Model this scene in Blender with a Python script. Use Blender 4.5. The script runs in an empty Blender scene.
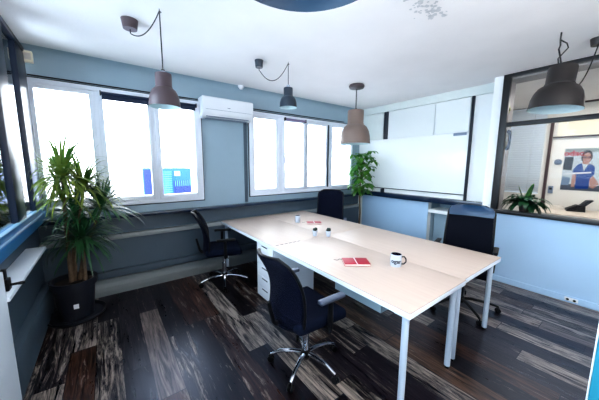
import bpy, bmesh, math, random
from mathutils import Vector, Matrix
random.seed(7)
PI = math.pi
scene = bpy.context.scene
COL = scene.collection

# ------------------------------------------------------------------ helpers
def lin(c):
    return tuple(((v/255)/12.92 if v/255 <= .04045 else ((v/255+.055)/1.055)**2.4) for v in c)

def mat(name, rgb, rough=.5, metal=0, spec=.5, noise=0, nscale=8, bump=0, bscale=60, alpha=1, emit=0, trans=0, coat=0, stretch=None, rgb2=None):
    m = bpy.data.materials.new(name); m.use_nodes = True
    nt = m.node_tree; b = nt.nodes['Principled BSDF']
    c = lin(rgb)+(1,)
    b.inputs['Base Color'].default_value = c
    b.inputs['Roughness'].default_value = rough
    b.inputs['Metallic'].default_value = metal
    b.inputs['Specular IOR Level'].default_value = spec
    b.inputs['Coat Weight'].default_value = coat
    tc = nt.nodes.new('ShaderNodeTexCoord'); mp = nt.nodes.new('ShaderNodeMapping')
    nt.links.new(tc.outputs['Object'], mp.inputs['Vector'])
    if stretch: mp.inputs['Scale'].default_value = stretch
    if noise or rgb2:
        n = nt.nodes.new('ShaderNodeTexNoise'); n.inputs['Scale'].default_value = nscale; n.inputs['Detail'].default_value = 5
        nt.links.new(mp.outputs[0], n.inputs['Vector'])
        r = nt.nodes.new('ShaderNodeValToRGB')
        if rgb2: a, d = c, lin(rgb2)+(1,)
        else:
            a = tuple(v*(1-noise) for v in c[:3])+(1,); d = tuple(min(1, v*(1+noise)) for v in c[:3])+(1,)
        r.color_ramp.elements[0].color = a; r.color_ramp.elements[1].color = d
        r.color_ramp.elements[0].position = .3; r.color_ramp.elements[1].position = .7
        nt.links.new(n.outputs['Fac'], r.inputs['Fac']); nt.links.new(r.outputs['Color'], b.inputs['Base Color'])
    if bump:
        n2 = nt.nodes.new('ShaderNodeTexNoise'); n2.inputs['Scale'].default_value = bscale; n2.inputs['Detail'].default_value = 4
        bp = nt.nodes.new('ShaderNodeBump'); bp.inputs['Strength'].default_value = bump; bp.inputs['Distance'].default_value = .01
        nt.links.new(mp.outputs[0], n2.inputs['Vector']); nt.links.new(n2.outputs['Fac'], bp.inputs['Height'])
        nt.links.new(bp.outputs[0], b.inputs['Normal'])
    if emit:
        b.inputs['Emission Color'].default_value = c; b.inputs['Emission Strength'].default_value = emit
    if trans or alpha < 1:
        out = nt.nodes['Material Output']
        mx = nt.nodes.new('ShaderNodeMixShader')
        o = nt.nodes.new('ShaderNodeBsdfTranslucent' if trans else 'ShaderNodeBsdfTransparent')
        if trans: o.inputs['Color'].default_value = c
        mx.inputs[0].default_value = trans if trans else 1-alpha
        nt.links.new(b.outputs[0], mx.inputs[1]); nt.links.new(o.outputs[0], mx.inputs[2]); nt.links.new(mx.outputs[0], out.inputs['Surface'])
    return m

def glass_mat(name, tint=(1, 1, 1), refl=1.0):
    m = bpy.data.materials.new(name); m.use_nodes = True
    nt = m.node_tree; nt.nodes.remove(nt.nodes['Principled BSDF']); out = nt.nodes['Material Output']
    t = nt.nodes.new('ShaderNodeBsdfTransparent'); t.inputs[0].default_value = tint+(1,)
    g = nt.nodes.new('ShaderNodeBsdfGlossy'); g.inputs['Roughness'].default_value = .02
    fr = nt.nodes.new('ShaderNodeFresnel'); fr.inputs[0].default_value = 1.45
    mu = nt.nodes.new('ShaderNodeMath'); mu.operation = 'MULTIPLY'; mu.inputs[1].default_value = refl
    mx = nt.nodes.new('ShaderNodeMixShader')
    nt.links.new(fr.outputs[0], mu.inputs[0]); nt.links.new(mu.outputs[0], mx.inputs[0])
    nt.links.new(t.outputs[0], mx.inputs[1]); nt.links.new(g.outputs[0], mx.inputs[2]); nt.links.new(mx.outputs[0], out.inputs['Surface'])
    return m

class MB:
    """collects shapes into one mesh"""
    def __init__(s): s.b = bmesh.new()
    def box(s, x0, x1, y0, y1, z0, z1, bev=0, M=None, seg=2):
        t = bmesh.new()
        bmesh.ops.create_cube(t, size=1)
        for v in t.verts:
            v.co = Vector((x0+(v.co.x+.5)*(x1-x0), y0+(v.co.y+.5)*(y1-y0), z0+(v.co.z+.5)*(z1-z0)))
        if bev: bmesh.ops.bevel(t, geom=list(t.edges), offset=bev, segments=seg, profile=.6, affect='EDGES')
        if M is not None: bmesh.ops.transform(t, matrix=M, verts=list(t.verts))
        s.merge(t); return s
    def merge(s, t):
        me = bpy.data.meshes.new('tmp'); t.to_mesh(me); t.free(); s.b.from_mesh(me); bpy.data.meshes.remove(me)
    def tube(s, pts, r, n=10, cap=True):
        pts = [Vector(p) for p in pts]; rs = r if isinstance(r, (list, tuple)) else [r]*len(pts)
        rings = []; up = None
        for i, p in enumerate(pts):
            d = (pts[min(i+1, len(pts)-1)]-pts[max(i-1, 0)]).normalized()
            if up is None:
                up = Vector((0, 0, 1)) if abs(d.z) < .9 else Vector((1, 0, 0))
            u = d.cross(up)
            if u.length < 1e-4: u = d.cross(Vector((0, 1, 0)))
            u.normalize(); v = u.cross(d).normalized(); up = v
            rings.append([s.b.verts.new(p+u*math.cos(2*PI*k/n)*rs[i]+v*math.sin(2*PI*k/n)*rs[i]) for k in range(n)])
        for a, c in zip(rings, rings[1:]):
            for k in range(n): s.b.faces.new((a[k], a[(k+1) % n], c[(k+1) % n], c[k]))
        if cap:
            s.b.faces.new(rings[0]); s.b.faces.new(rings[-1][::-1])
        return s
    def lathe(s, prof, n=32, c=(0, 0, 0), M=None, caps=False):
        t = bmesh.new(); rings = []
        for (r, z) in prof:
            if r < 1e-5: rings.append([t.verts.new((0, 0, z))])
            else: rings.append([t.verts.new((r*math.cos(2*PI*k/n), r*math.sin(2*PI*k/n), z)) for k in range(n)])
        for a, d in zip(rings, rings[1:]):
            for k in range(n):
                k2 = (k+1) % n
                if len(a) == 1 and len(d) == 1: continue
                if len(a) == 1: t.faces.new((a[0], d[k], d[k2]))
                elif len(d) == 1: t.faces.new((a[k], a[k2], d[0]))
                else: t.faces.new((a[k], a[k2], d[k2], d[k]))
        if caps:
            if len(rings[0]) > 1: t.faces.new(rings[0])
            if len(rings[-1]) > 1: t.faces.new(rings[-1])
        if M is not None: bmesh.ops.transform(t, matrix=M, verts=list(t.verts))
        bmesh.ops.translate(t, vec=Vector(c), verts=list(t.verts))
        bmesh.ops.recalc_face_normals(t, faces=list(t.faces))
        s.merge(t); return s
    def poly(s, pts, thick=None):
        vs = [s.b.verts.new(p) for p in pts]; f = s.b.faces.new(vs)
        if thick:
            r = bmesh.ops.extrude_face_region(s.b, geom=[f])
            bmesh.ops.translate(s.b, vec=Vector(thick), verts=[v for v in r['geom'] if isinstance(v, bmesh.types.BMVert)])
        return s
    def leaf(s, base, dirv, length, width, droop, n=6, fold=.25, twist=0, wf=None):
        base = Vector(base); d = Vector(dirv).normalized(); side = d.cross(Vector((0, 0, 1)))
        if side.length < .05: side = Vector((math.cos(twist), math.sin(twist), 0))
        side.normalize(); p = base.copy(); prev = None; st = length/n
        for i in range(n+1):
            t = i/n
            w = width*(wf(t) if wf else (min(1, .35+2.2*t) * (1-t)**.6 if t < 1 else 0))
            nrm = side.cross(d).normalized()
            if i == n: cur = [s.b.verts.new(p)]
            else: cur = [s.b.verts.new(p-side*w+nrm*w*fold), s.b.verts.new(p), s.b.verts.new(p+side*w+nrm*w*fold)]
            if prev:
                if len(cur) == 3:
                    s.b.faces.new((prev[0], prev[1], cur[1], cur[0])); s.b.faces.new((prev[1], prev[2], cur[2], cur[1]))
                else:
                    s.b.faces.new((prev[0], prev[1], cur[0])); s.b.faces.new((prev[1], prev[2], cur[0]))
            prev = cur; p = p+d*st
            d = (d+Vector((0, 0, -1))*droop*(st/length)*(.4+1.4*t)).normalized()
        return s
    def build(s, name, m, parent=None, smooth=True, angle=35, kind=None, recalc=True):
        if recalc: bmesh.ops.recalc_face_normals(s.b, faces=list(s.b.faces))
        me = bpy.data.meshes.new(name); s.b.to_mesh(me); s.b.free()
        if smooth and len(me.polygons):
            me.polygons.foreach_set('use_smooth', [True]*len(me.polygons))
            try: me.set_sharp_from_angle(angle=math.radians(angle))
            except Exception: pass
        if m: me.materials.append(m)
        o = bpy.data.objects.new(name, me); COL.objects.link(o)
        if parent: o.parent = parent
        if kind: o['kind'] = kind
        return o

def tag(o, label, cat, group=None, kind=None):
    o['label'] = label; o['category'] = cat
    if group: o['group'] = group
    if kind: o['kind'] = kind
    return o
def thing(name, label, cat, loc=(0, 0, 0), rz=0, group=None):
    o = bpy.data.objects.new(name, None); COL.objects.link(o); o.location = loc; o.rotation_euler = (0, 0, rz)
    o.empty_display_size = .05
    return tag(o, label, cat, group)
def struct(mb, name, m, **k):
    return mb.build(name, m, kind='structure', **k)
def dup(root, loc, rz=None, label=None, group=None):
    r = root.copy(); COL.objects.link(r); r.location = loc
    if rz is not None: r.rotation_euler = (0, 0, rz)
    if label: r['label'] = label
    if group: r['group'] = group
    for ch in list(root.children):
        c = ch.copy(); COL.objects.link(c); c.parent = r
        for g in list(ch.children):
            d = g.copy(); COL.objects.link(d); d.parent = c
    return r
def origin_to(o, loc):
    loc = Vector(loc); o.data.transform(Matrix.Translation(-loc)); o.location = loc; return o
def text_obj(name, s, size, M, m, parent, ext=.0004, bend=None):
    cu = bpy.data.curves.new('txt', 'FONT'); cu.body = s; cu.size = size; cu.extrude = ext; cu.offset = size*.025; cu.align_x = 'CENTER'; cu.align_y = 'CENTER'
    to = bpy.data.objects.new('txt', cu); COL.objects.link(to)
    dg = bpy.context.evaluated_depsgraph_get(); dg.update()
    me = bpy.data.meshes.new_from_object(to.evaluated_get(dg)); bpy.data.objects.remove(to)
    if bend:
        for v in me.vertices: v.co = bend(v.co)
    else: me.transform(M)
    me.name = name; me.materials.clear(); me.materials.append(m)
    o = bpy.data.objects.new(name, me); COL.objects.link(o); o.parent = parent
    return o

# ------------------------------------------------------------------ materials
M = {}
M['ceiling'] = mat('ceiling_paint', (240, 238, 238), .9, noise=.03, nscale=2, bump=.15, bscale=40)
M['wall_blue'] = mat('steel_blue_panel', (148, 170, 184), .55, noise=.03, nscale=3)
M['wall_low'] = mat('lower_wall_grey', (72, 88, 102), .5, noise=.05, nscale=4)
M['ledge'] = mat('pale_ledge', (150, 156, 158), .5)
M['white'] = mat('white_wall', (236, 240, 240), .6, noise=.015, nscale=3, bump=.05)
M['frieze'] = mat('frieze_paint', (214, 222, 220), .7, noise=.03)
M['pale_blue'] = mat('pale_blue_wall', (170, 202, 232), .55, noise=.02, nscale=2)  # bluish shade on the low walls is put into this colour
M['upvc'] = mat('white_upvc', (222, 228, 238), .35)
M['seal'] = mat('dark_seal', (22, 30, 42), .6)
M['navy'] = mat('navy_gloss_sill', (24, 42, 66), .18, spec=.6)
M['navy_frame'] = mat('navy_frame', (34, 104, 156), .3)
M['navy_post'] = mat('dark_navy_post', (9, 22, 42), .35)
M['blackframe'] = mat('black_metal', (22, 23, 26), .4)
M['glass'] = glass_mat('clear_glass', refl=.6)
M['glass_part'] = glass_mat('partition_glass', refl=.25)
M['glass_side'] = glass_mat('side_glass', (.88, .95, 1), refl=1.0)
M['board'] = mat('glossy_whiteboard', (238, 243, 244), .12, spec=.35)
M['board2'] = mat('panel_white', (226, 232, 232), .3)
M['tabletop'] = mat('pale_birch_laminate', (188, 171, 160), .42, spec=.35, rgb2=(193, 177, 166), nscale=2.5, stretch=(14, 1, 1))
M['white_edge'] = mat('white_edge', (225, 235, 245), .35)
M['leg'] = mat('pale_metal_leg', (190, 205, 222), .35, metal=.1)
M['black_plastic'] = mat('black_plastic', (10, 12, 16), .45, spec=.25)
M['chrome'] = mat('chrome', (215, 220, 228), .12, metal=1)
M['silver'] = mat('silver_plastic', (92, 102, 122), .35, metal=.6)
M['mesh_navy'] = mat('navy_mesh_fabric', (7, 13, 32), .8, spec=.12, noise=.35, nscale=160, bump=.4, bscale=300, alpha=.9)
M['seat_blue'] = mat('blue_seat_fabric', (8, 17, 36), .85, spec=.12, noise=.15, nscale=90, bump=.3, bscale=200)
M['seat_dark'] = mat('dark_seat_fabric', (9, 14, 28), .85, spec=.12, noise=.2, nscale=90, bump=.3, bscale=200)
M['leather'] = mat('blue_black_leather', (8, 54, 88), .3, spec=.45, bump=.15, bscale=80)
M['mesh_black'] = mat('black_mesh_fabric', (8, 12, 24), .8, spec=.12, noise=.3, nscale=160, bump=.3, bscale=300)
M['taupe'] = mat('taupe_enamel', (118, 102, 94), .45, noise=.04)
M['mauve'] = mat('mauve_brown_enamel', (74, 60, 65), .4, noise=.04)
M['slate'] = mat('slate_enamel', (38, 50, 62), .4)
M['charcoal'] = mat('charcoal_enamel', (34, 30, 30), .42)
M['blue_shade'] = mat('blue_grey_enamel', (34, 66, 92), .5)
M['shade_in'] = mat('shade_inner', (205, 225, 228), .6)
M['cord'] = mat('dark_cord', (28, 26, 30), .6)
M['ac'] = mat('ac_white', (226, 230, 236), .35)
M['ac_dark'] = mat('ac_louvre', (120, 135, 155), .4)
M['leaf'] = mat('dracaena_leaf', (44, 84, 36), .4, rgb2=(168, 184, 82), nscale=6, trans=.4)
M['leaf_dark'] = mat('dark_leaf', (20, 62, 44), .3, rgb2=(60, 112, 66), nscale=8, trans=.25)
M['leaf_bright'] = mat('bright_leaf', (40, 108, 48), .35, rgb2=(112, 168, 62), nscale=7, trans=.35)
M['bark'] = mat('cane_bark', (96, 78, 62), .8, noise=.3, nscale=30, bump=.4)
M['pot'] = mat('dark_pot', (20, 24, 34), .5)
M['soil'] = mat('soil', (40, 30, 24), .95, noise=.4, nscale=60, bump=.6)
M['red'] = mat('red_cover', (160, 22, 48), .45)
M['page'] = mat('page_edge', (220, 214, 205), .8)
M['mug'] = mat('white_ceramic', (186, 194, 208), .25)
M['dark_glaze'] = mat('dark_glaze', (16, 18, 38), .2)
M['coffee'] = mat('coffee', (30, 18, 12), .2)
M['cactus'] = mat('cactus_green', (10, 34, 24), .6, noise=.3, nscale=60)
M['sticker'] = mat('sticker_white', (215, 218, 222), .5)
M['teal'] = mat('teal_front', (46, 150, 178), .4, noise=.04, nscale=3)
M['cream'] = mat('cream_glow', (250, 243, 222), .6)
M['offwhite'] = mat('offwhite_wall', (226, 224, 218), .7)
M['brown'] = mat('brown_frame', (74, 58, 62), .5)
M['slat'] = mat('white_slat', (224, 234, 244), .5)
M['grey_jamb'] = mat('grey_jamb', (168, 166, 168), .6, noise=.04)
M['desk'] = mat('beige_desk', (212, 200, 186), .4)
M['blind'] = mat('navy_roller', (14, 34, 62), .7)
M['blindp'] = mat('mauve_roller', (128, 118, 150), .7)

def floor_mat():
    m = bpy.data.materials.new('weathered_planks'); m.use_nodes = True
    nt = m.node_tree; b = nt.nodes['Principled BSDF']; N = nt.nodes.new; L = nt.links.new
    tc = N('ShaderNodeTexCoord'); sp = N('ShaderNodeSeparateXYZ'); L(tc.outputs['Object'], sp.inputs[0])
    def math_(op, a, c=None, v=None):
        n = N('ShaderNodeMath'); n.operation = op
        L(a, n.inputs[0]) if not isinstance(a, (int, float)) else setattr(n.inputs[0], 'default_value', a)
        if c is not None: L(c, n.inputs[1])
        if v is not None: n.inputs[1].default_value = v
        return n.outputs[0]
    W, Ln = .17, 1.25
    xs = math_('DIVIDE', sp.outputs['X'], v=W); row = math_('FLOOR', xs); fx = math_('FRACT', xs)
    wn = N('ShaderNodeTexWhiteNoise'); wn.noise_dimensions = '1D'; L(row, wn.inputs['W'])
    ys = math_('ADD', math_('DIVIDE', sp.outputs['Y'], v=Ln), wn.outputs['Value']); col = math_('FLOOR', ys); fy = math_('FRACT', ys)
    cb = N('ShaderNodeCombineXYZ'); L(row, cb.inputs[0]); L(col, cb.inputs[1])
    wn2 = N('ShaderNodeTexWhiteNoise'); wn2.noise_dimensions = '2D'; L(cb.outputs[0], wn2.inputs['Vector'])
    # per-plank base colour
    r = N('ShaderNodeValToRGB'); e = r.color_ramp.elements
    stops = [(0, (18, 12, 13)), (.24, (44, 28, 22)), (.44, (27, 21, 25)), (.60, (58, 38, 28)), (.74, (36, 31, 34)), (.86, (78, 58, 44)), (.95, (96, 86, 82))]
    e[0].position = 0; e[0].color = lin(stops[0][1])+(1,); e[1].position = stops[1][0]; e[1].color = lin(stops[1][1])+(1,)
    for p, c in stops[2:]:
        q = e.new(p); q.color = lin(c)+(1,)
    r.color_ramp.interpolation = 'CONSTANT'
    L(wn2.outputs['Value'], r.inputs['Fac'])
    # grain: noise stretched along y, shifted per plank
    sc = N('ShaderNodeVectorMath'); sc.operation = 'MULTIPLY'; sc.inputs[1].default_value = (38, 2.6, 1); L(tc.outputs['Object'], sc.inputs[0])
    off = N('ShaderNodeVectorMath'); off.operation = 'SCALE'; off.inputs['Scale'].default_value = 37; L(wn2.outputs['Color'], off.inputs[0])
    ad = N('ShaderNodeVectorMath'); ad.operation = 'ADD'; L(sc.outputs[0], ad.inputs[0]); L(off.outputs[0], ad.inputs[1])
    n1 = N('ShaderNodeTexNoise'); n1.inputs['Scale'].default_value = 1; n1.inputs['Detail'].default_value = 8; n1.inputs['Roughness'].default_value = .65; n1.inputs['Distortion'].default_value = .9
    L(ad.outputs[0], n1.inputs['Vector'])
    sc2 = N('ShaderNodeVectorMath'); sc2.operation = 'MULTIPLY'; sc2.inputs[1].default_value = (20, 2.2, 1); L(tc.outputs['Object'], sc2.inputs[0])
    ad2 = N('ShaderNodeVectorMath'); ad2.operation = 'ADD'; L(sc2.outputs[0], ad2.inputs[0]); L(off.outputs[0], ad2.inputs[1])
    n2 = N('ShaderNodeTexNoise'); n2.inputs['Scale'].default_value = 1; n2.inputs['Detail'].default_value = 7; n2.inputs['Roughness'].default_value = .75; n2.inputs['Distortion'].default_value = 1.2
    L(ad2.outputs[0], n2.inputs['Vector'])
    # dark grain multiply
    g = N('ShaderNodeMapRange'); L(n1.outputs['Fac'], g.inputs[0]); g.inputs[1].default_value = .35; g.inputs[2].default_value = .65; g.inputs[3].default_value = .12; g.inputs[4].default_value = 2.0
    mul = N('ShaderNodeVectorMath'); mul.operation = 'SCALE'; L(r.outputs['Color'], mul.inputs[0]); L(g.outputs[0], mul.inputs['Scale'])
    # pale worn paint, amount varies by plank
    am = N('ShaderNodeMapRange'); sepc = N('ShaderNodeSeparateColor'); L(wn2.outputs['Color'], sepc.inputs[0])
    L(sepc.outputs[1], am.inputs[0]); am.inputs[1].default_value = .35; am.inputs[2].default_value = 1; am.inputs[3].default_value = -.10; am.inputs[4].default_value = .13
    ws = math_('ADD', n2.outputs['Fac'], am.outputs[0])
    wr = N('ShaderNodeMapRange'); L(ws, wr.inputs[0]); wr.inputs[1].default_value = .50; wr.inputs[2].default_value = .64; wr.inputs[3].default_value = 0; wr.inputs[4].default_value = .7
    wmask = math_('MULTIPLY', wr.outputs[0], g.outputs[0])
    mx = N('ShaderNodeMix'); mx.data_type = 'RGBA'; mx.clamp_factor = True
    L(wmask, mx.inputs[0]); L(mul.outputs[0], mx.inputs[6]); mx.inputs[7].default_value = lin((158, 148, 140))+(1,)
    # gaps
    def edge(f, w):
        a = math_('SUBTRACT', f, v=.5); a = math_('ABSOLUTE', a); return math_('GREATER_THAN', a, v=.5-w)
    gp = math_('MAXIMUM', edge(fx, .012), edge(fy, .0022))
    mx2 = N('ShaderNodeMix'); mx2.data_type = 'RGBA'; L(gp, mx2.inputs[0]); L(mx.outputs[2], mx2.inputs[6]); mx2.inputs[7].default_value = (.003, .003, .004, 1)
    dk_ = N('ShaderNodeVectorMath'); dk_.operation = 'SCALE'; dk_.inputs['Scale'].default_value = .9; L(mx2.outputs[2], dk_.inputs[0]); L(dk_.outputs[0], b.inputs['Base Color'])
    rr = N('ShaderNodeMapRange'); L(n2.outputs['Fac'], rr.inputs[0]); rr.inputs[1].default_value = .3; rr.inputs[2].default_value = .7; rr.inputs[3].default_value = .24; rr.inputs[4].default_value = .42
    L(rr.outputs[0], b.inputs['Roughness']); b.inputs['Specular IOR Level'].default_value = .45; b.inputs['Specular Tint'].default_value = (.5, .65, 1, 1)  # blue of the window sheen is put into the specular tint
    bp = N('ShaderNodeBump'); bp.inputs['Strength'].default_value = .25; bp.inputs['Distance'].default_value = .004; L(n1.outputs['Fac'], bp.inputs['Height']); L(bp.outputs[0], b.inputs['Normal'])
    return m
M['floor'] = floor_mat()

# ------------------------------------------------------------------ room shell
H = 2.676
XL = -5.03      # left wall plane
YF = -5.6      # front (behind camera)
PX = -.27      # partition face
XR = 2.4       # far wall of the room behind the glass
struct(MB().box(XL-.2, XR+.1, YF, .3, -.1, 0), 'floor', M['floor'], smooth=False)
struct(MB().box(XL-.2, XR+.1, YF, .3, H, H+.1), 'ceiling', M['ceiling'], smooth=False)

W1 = (-5.02, -3.31, 1.04, 2.385); W2 = (-2.585, -.28, 1.04, 2.36)
w = MB()
w.box(XL-.2, 0.1, 0, .3, 0, 1.04).box(XL-.2, 0.1, 0, .3, 2.385, H)
w.box(XL-.2, W1[0], 0, .3, 1.04, 2.385).box(W1[1], W2[0], 0, .3, 1.04, 2.385).box(W2[1], .1, 0, .3, 1.04, 2.385).box(W2[0], W2[1], 0, .3, 2.36, 2.385)
struct(w, 'wall_back', M['wall_blue'], smooth=False)
# soft cove between back wall and ceiling
cv = MB()
n = 6; R = .09
prof = [(0, H-R)]+[(-(R-R*math.cos(a)), H-R+R*math.sin(a)) for a in [PI/2*i/n for i in range(n+1)]]+[(0, H)]
for (ya, za), (yb, zb) in zip(prof, prof[1:]):
    cv.poly([(XL, ya-.001, za), (0, ya-.001, za), (0, yb-.001, zb), (XL, yb-.001, zb)])
struct(cv, 'trim_1', M['wall_blue'])
# left wall: low wall with glazing above it, long strip toward the camera
LW = MB().box(XL-.2, XL, YF, 0, 0, .985)
LW.box(XL-.2, XL, YF, -3.9, .985, 2.655).box(XL-.2, XL, YF, 0, 2.655, H)
struct(LW, 'wall_left', M['wall_low'], smooth=False)
struct(MB().box(XL-.2, XR+.1, YF-.15, YF, 0, H), 'wall_front', M['white'], smooth=False)
# right wall with niche
wr_ = MB()
NY0, NY1 = -2.40, -1.58
wr_.box(0, .1, -1.58, 0, 0, H).box(0, .1, -2.58, NY0, 0, H).box(0, .1, NY0, NY1, .93, H)
struct(wr_, 'wall_right', M['white'], smooth=False)
wn_ = MB().box(.1, .42, NY0-.02, NY0, 0, .95).box(.1, .42, NY1, NY1+.02, 0, .95).box(.40, .42, NY0, NY1, 0, .95).box(.1, .40, NY0, NY1, .93, .95)
struct(wn_, 'wall_niche', M['wall_blue'], smooth=False)
struct(MB().box(-.014, 0, -1.58, -.15, 0, .93, .004), 'trim_2', M['pale_blue'])
struct(MB().box(-.05, 0, -2.46, 0, 2.55, H, .004), 'trim_3', M['frieze'])
# pillar and partition
struct(MB().box(PX, .0, -2.555, -2.455, 0, H, .004), 'wall_pillar', M['white'])
struct(MB().box(PX, .05, YF, -2.555, 0, .925), 'wall_partition', M['pale_blue'], smooth=False)
struct(MB().box(PX-.014, PX, YF, -2.455, 0, .075, .004), 'baseboard_partition', M['pale_blue'])
struct(MB().box(-.2, .05, -2.60, -2.557, .925, H), 'trim_4', M['grey_jamb'])
struct(MB().box(-.2, .06, YF, -2.60, H-.05, H), 'trim_5', M['grey_jamb'])
struct(MB().box(-.19, .06, YF, -2.60, .925, .94), 'trim_6', M['ledge'])
# neighbouring room
struct(MB().box(.1, XR, -1.3, -1.2, 0, H), 'wall_neighbour_side', M['offwhite'], smooth=False)
struct(MB().box(XR, XR+.1, YF, -1.2, 0, H), 'wall_neighbour', M['offwhite'], smooth=False)
struct(MB().box(XR-.02, XR, YF, -1.3, H-.03, H), 'trim_7', M['brown'])

# ------------------------------------------------------------------ W1 lower wall fittings
struct(MB().box(XL, -.05, -.13, 0, .90, .935, .006), 'trim_8', M['navy'])                    # dark sill board
struct(MB().box(XL, -.0, -.025, 0, .71, .90), 'trim_9', M['wall_low'], smooth=False)
struct(MB().box(XL, -.0, -.09, 0, .645, .70, .006), 'trim_10', M['ledge'])
struct(MB().box(XL, -.0, -.05, 0, .27, .645), 'trim_11', M['wall_low'], smooth=False)
struct(MB().box(XL, -.0, -.09, 0, .185, .265, .008), 'trim_12', M['wall_low'])
bb = MB(); pr = [(0, 0), (-.15, 0), (-.155, .06), (-.15, .10), (-.125, .14), (-.085, .165), (0, .18)]
for (ya, za), (yb, zb) in zip(pr, pr[1:]): bb.poly([(XL, ya, za), (0, ya, za), (0, yb, zb), (XL, yb, zb)])
struct(bb, 'baseboard_back', mat('skirting_grey', (112, 120, 124), .5), angle=60)
# left wall fittings
struct(MB().box(XL, -4.965, -1.75, -.16, 0, .30, .006), 'baseboard_left', M['wall_low'])
struct(MB().box(XL, -4.90, -1.75, -.62, .775, .80, .004), 'trim_13', M['white_edge'])
struct(MB().box(XL, -4.91, -4.2, -1.75, 0, .955, .006), 'trim_14', M['white_edge'])

# ------------------------------------------------------------------ windows of the back wall
def rect_frame(mb, x0, x1, z0, z1, t, y0, y1, tb=None, tl=None, tr=None, bev=.006):
    tb = tb or t; tl = tl or t; tr = tr or t
    mb.box(x0, x0+tl, y0, y1, z0, z1, bev); mb.box(x1-tr, x1, y0, y1, z0, z1, bev)
    mb.box(x0+tl-.004, x1-tr+.004, y0+.001, y1, z1-t, z1, bev); mb.box(x0+tl-.004, x1-tr+.004, y0+.001, y1, z0, z0+tb, bev)
def sash(parent, x0, x1, z0, z1, y0=-.02, y1=.03, t=.045, handle=None, rot=None):
    f = MB(); rect_frame(f, x0, x1, z0, z1, t, y0, y1, tb=.055)
    fo = f.build('window_sash', M['upvc'], parent)
    g = MB().box(x0+t-.005, x1-t+.005, .002, .008, z0+.05, z1-t+.005).build('pane', M['glass'], fo, smooth=False)
    if handle:
        zc = (z0+z1)/2-.1
        h = MB().box(handle-.014, handle+.014, y0-.012, y0, zc-.04, zc+.04, .004).box(handle-.009, handle+.009, y0-.045, y0-.012, zc-.01, zc+.012, .003).box(handle-.009, handle+.009, y0-.048, y0-.032, zc-.13, zc+.012, .005)
        h.build('window_handle', M['ac'], fo)
    if rot:
        hx, ang = rot
        T = Matrix.Translation((hx, 0, 0)) @ Matrix.Rotation(ang, 4, 'Z') @ Matrix.Translation((-hx, 0, 0))
        for o in [fo]+list(fo.children): o.data.transform(T)
    return fo
def window(idx, x0, x1, z0, z1):
    f = MB(); rect_frame(f, x0, x1, z0, z1, .05, -.035, .08, tb=.055)
    return f
# window 1
f = window(1, *W1); f.box(-4.463, -4.423, -.03, .08, 1.09, 2.34, .004); f.box(-3.91, -3.872, -.03, .08, 1.09, 2.34, .004)
win1 = f.build('window_1', M['upvc'], kind='structure')
sash(win1, -4.985, -4.462, 1.09, 2.34); sash(win1, -4.424, -3.908, 1.09, 2.34, y0=-.04, t=.04); sash(win1, -3.874, -3.355, 1.09, 2.34, y0=-.04, t=.05, handle=-3.85)
s_ = MB(); rect_frame(s_, W1[0]-.012, W1[1]+.014, W1[2]-.016, W1[3]+.014, .016, -.008, .0, bev=0); s_.build('window_seal', M['seal'], win1)
# window 2
f = window(2, *W2); f.box(-2.06, -1.96, -.03, .08, 1.09, 2.31, .004); f.box(-1.50, -1.46, -.03, .08, 1.09, 2.31, .004); f.box(-.95, -.87, -.03, .08, 1.09, 2.31, .004)
win2 = f.build('window_2', M['upvc'], kind='structure')
sash(win2, -2.54, -2.055, 1.09, 2.31); sash(win2, -1.975, -1.49, 1.09, 2.31, y0=-.04); sash(win2, -1.475, -.945, 1.09, 2.31, y0=-.03)
sash(win2, -.875, -.335, 1.09, 2.31, y0=-.045, rot=(-.875, math.radians(-9)))
MB().box(-.952, -.93, -.045, -.03, 1.12, 2.29).build('sash_seal', M['seal'], win2)
s_ = MB(); rect_frame(s_, W2[0]-.014, W2[1]+.04, W2[2]-.016, W2[3]+.016, .016, -.008, 0, tr=.04, bev=0); s_.build('window_seal', M['seal'], win2)
# roller blinds
def blind(x0, x1, z1, h, m, label):
    t = thing('roller_blind', label, 'blind', ((x0+x1)/2, -.05, z1), 0)
    c = (x1-x0)/2
    MB().tube([(-c, -.02, -.02), (c, -.02, -.02)], .018, 14).build('roller_tube', m, t)
    MB().box(-c+.01, c-.01, -.012, -.008, -h, -.015).box(-c+.01, c-.01, -.016, -.004, -h-.01, -h, .003).build('blind_fabric', m, t)
    for sx in (-1, 1): MB().box(sx*c-.006, sx*c+.006, -.04, .009, -.045, .005, .002).build('bracket', M['blackframe'], t)
blind(-4.40, -3.925, 2.335, .075, M['blind'], 'rolled-up navy roller blind atop the middle pane of the left window')
blind(-3.85, -3.38, 2.335, .075, M['blind'], 'rolled-up navy roller blind above the pane behind the mauve pendant lamp')
blind(-1.95, -1.52, 2.315, .03, M['blindp'], 'rolled-up pale mauve roller blind atop the right-hand window near the small black pendant')
# cables around the windows
def cable(pts, r, label, m=None):
    o = MB().tube(pts, r, 8).build('cable', m or M['cord']); tag(o, label, 'cable'); return o
tag(MB().tube([(-4.97, -.010, 2.412), (-3.34, -.010, 2.412)], .007, 8).build('cable', M['cord']), 'thin black cable running along the wall above the left window', 'cable')
tag(MB().tube([(-2.565, -.010, 2.395), (-.5, -.010, 2.395)], .007, 8).build('cable', M['cord']), 'thin black cable running along the wall above the right window', 'cable')
# conduit strip between the windows
tag(MB().box(-2.675, -2.635, -.02, -.0, .95, 2.18, .004).box(-2.635, -2.622, -.012, 0, .95, 2.18, .002).build('cable_conduit', M['wall_low']), 'grey vertical cable conduit on the wall between the windows', 'conduit')

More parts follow.
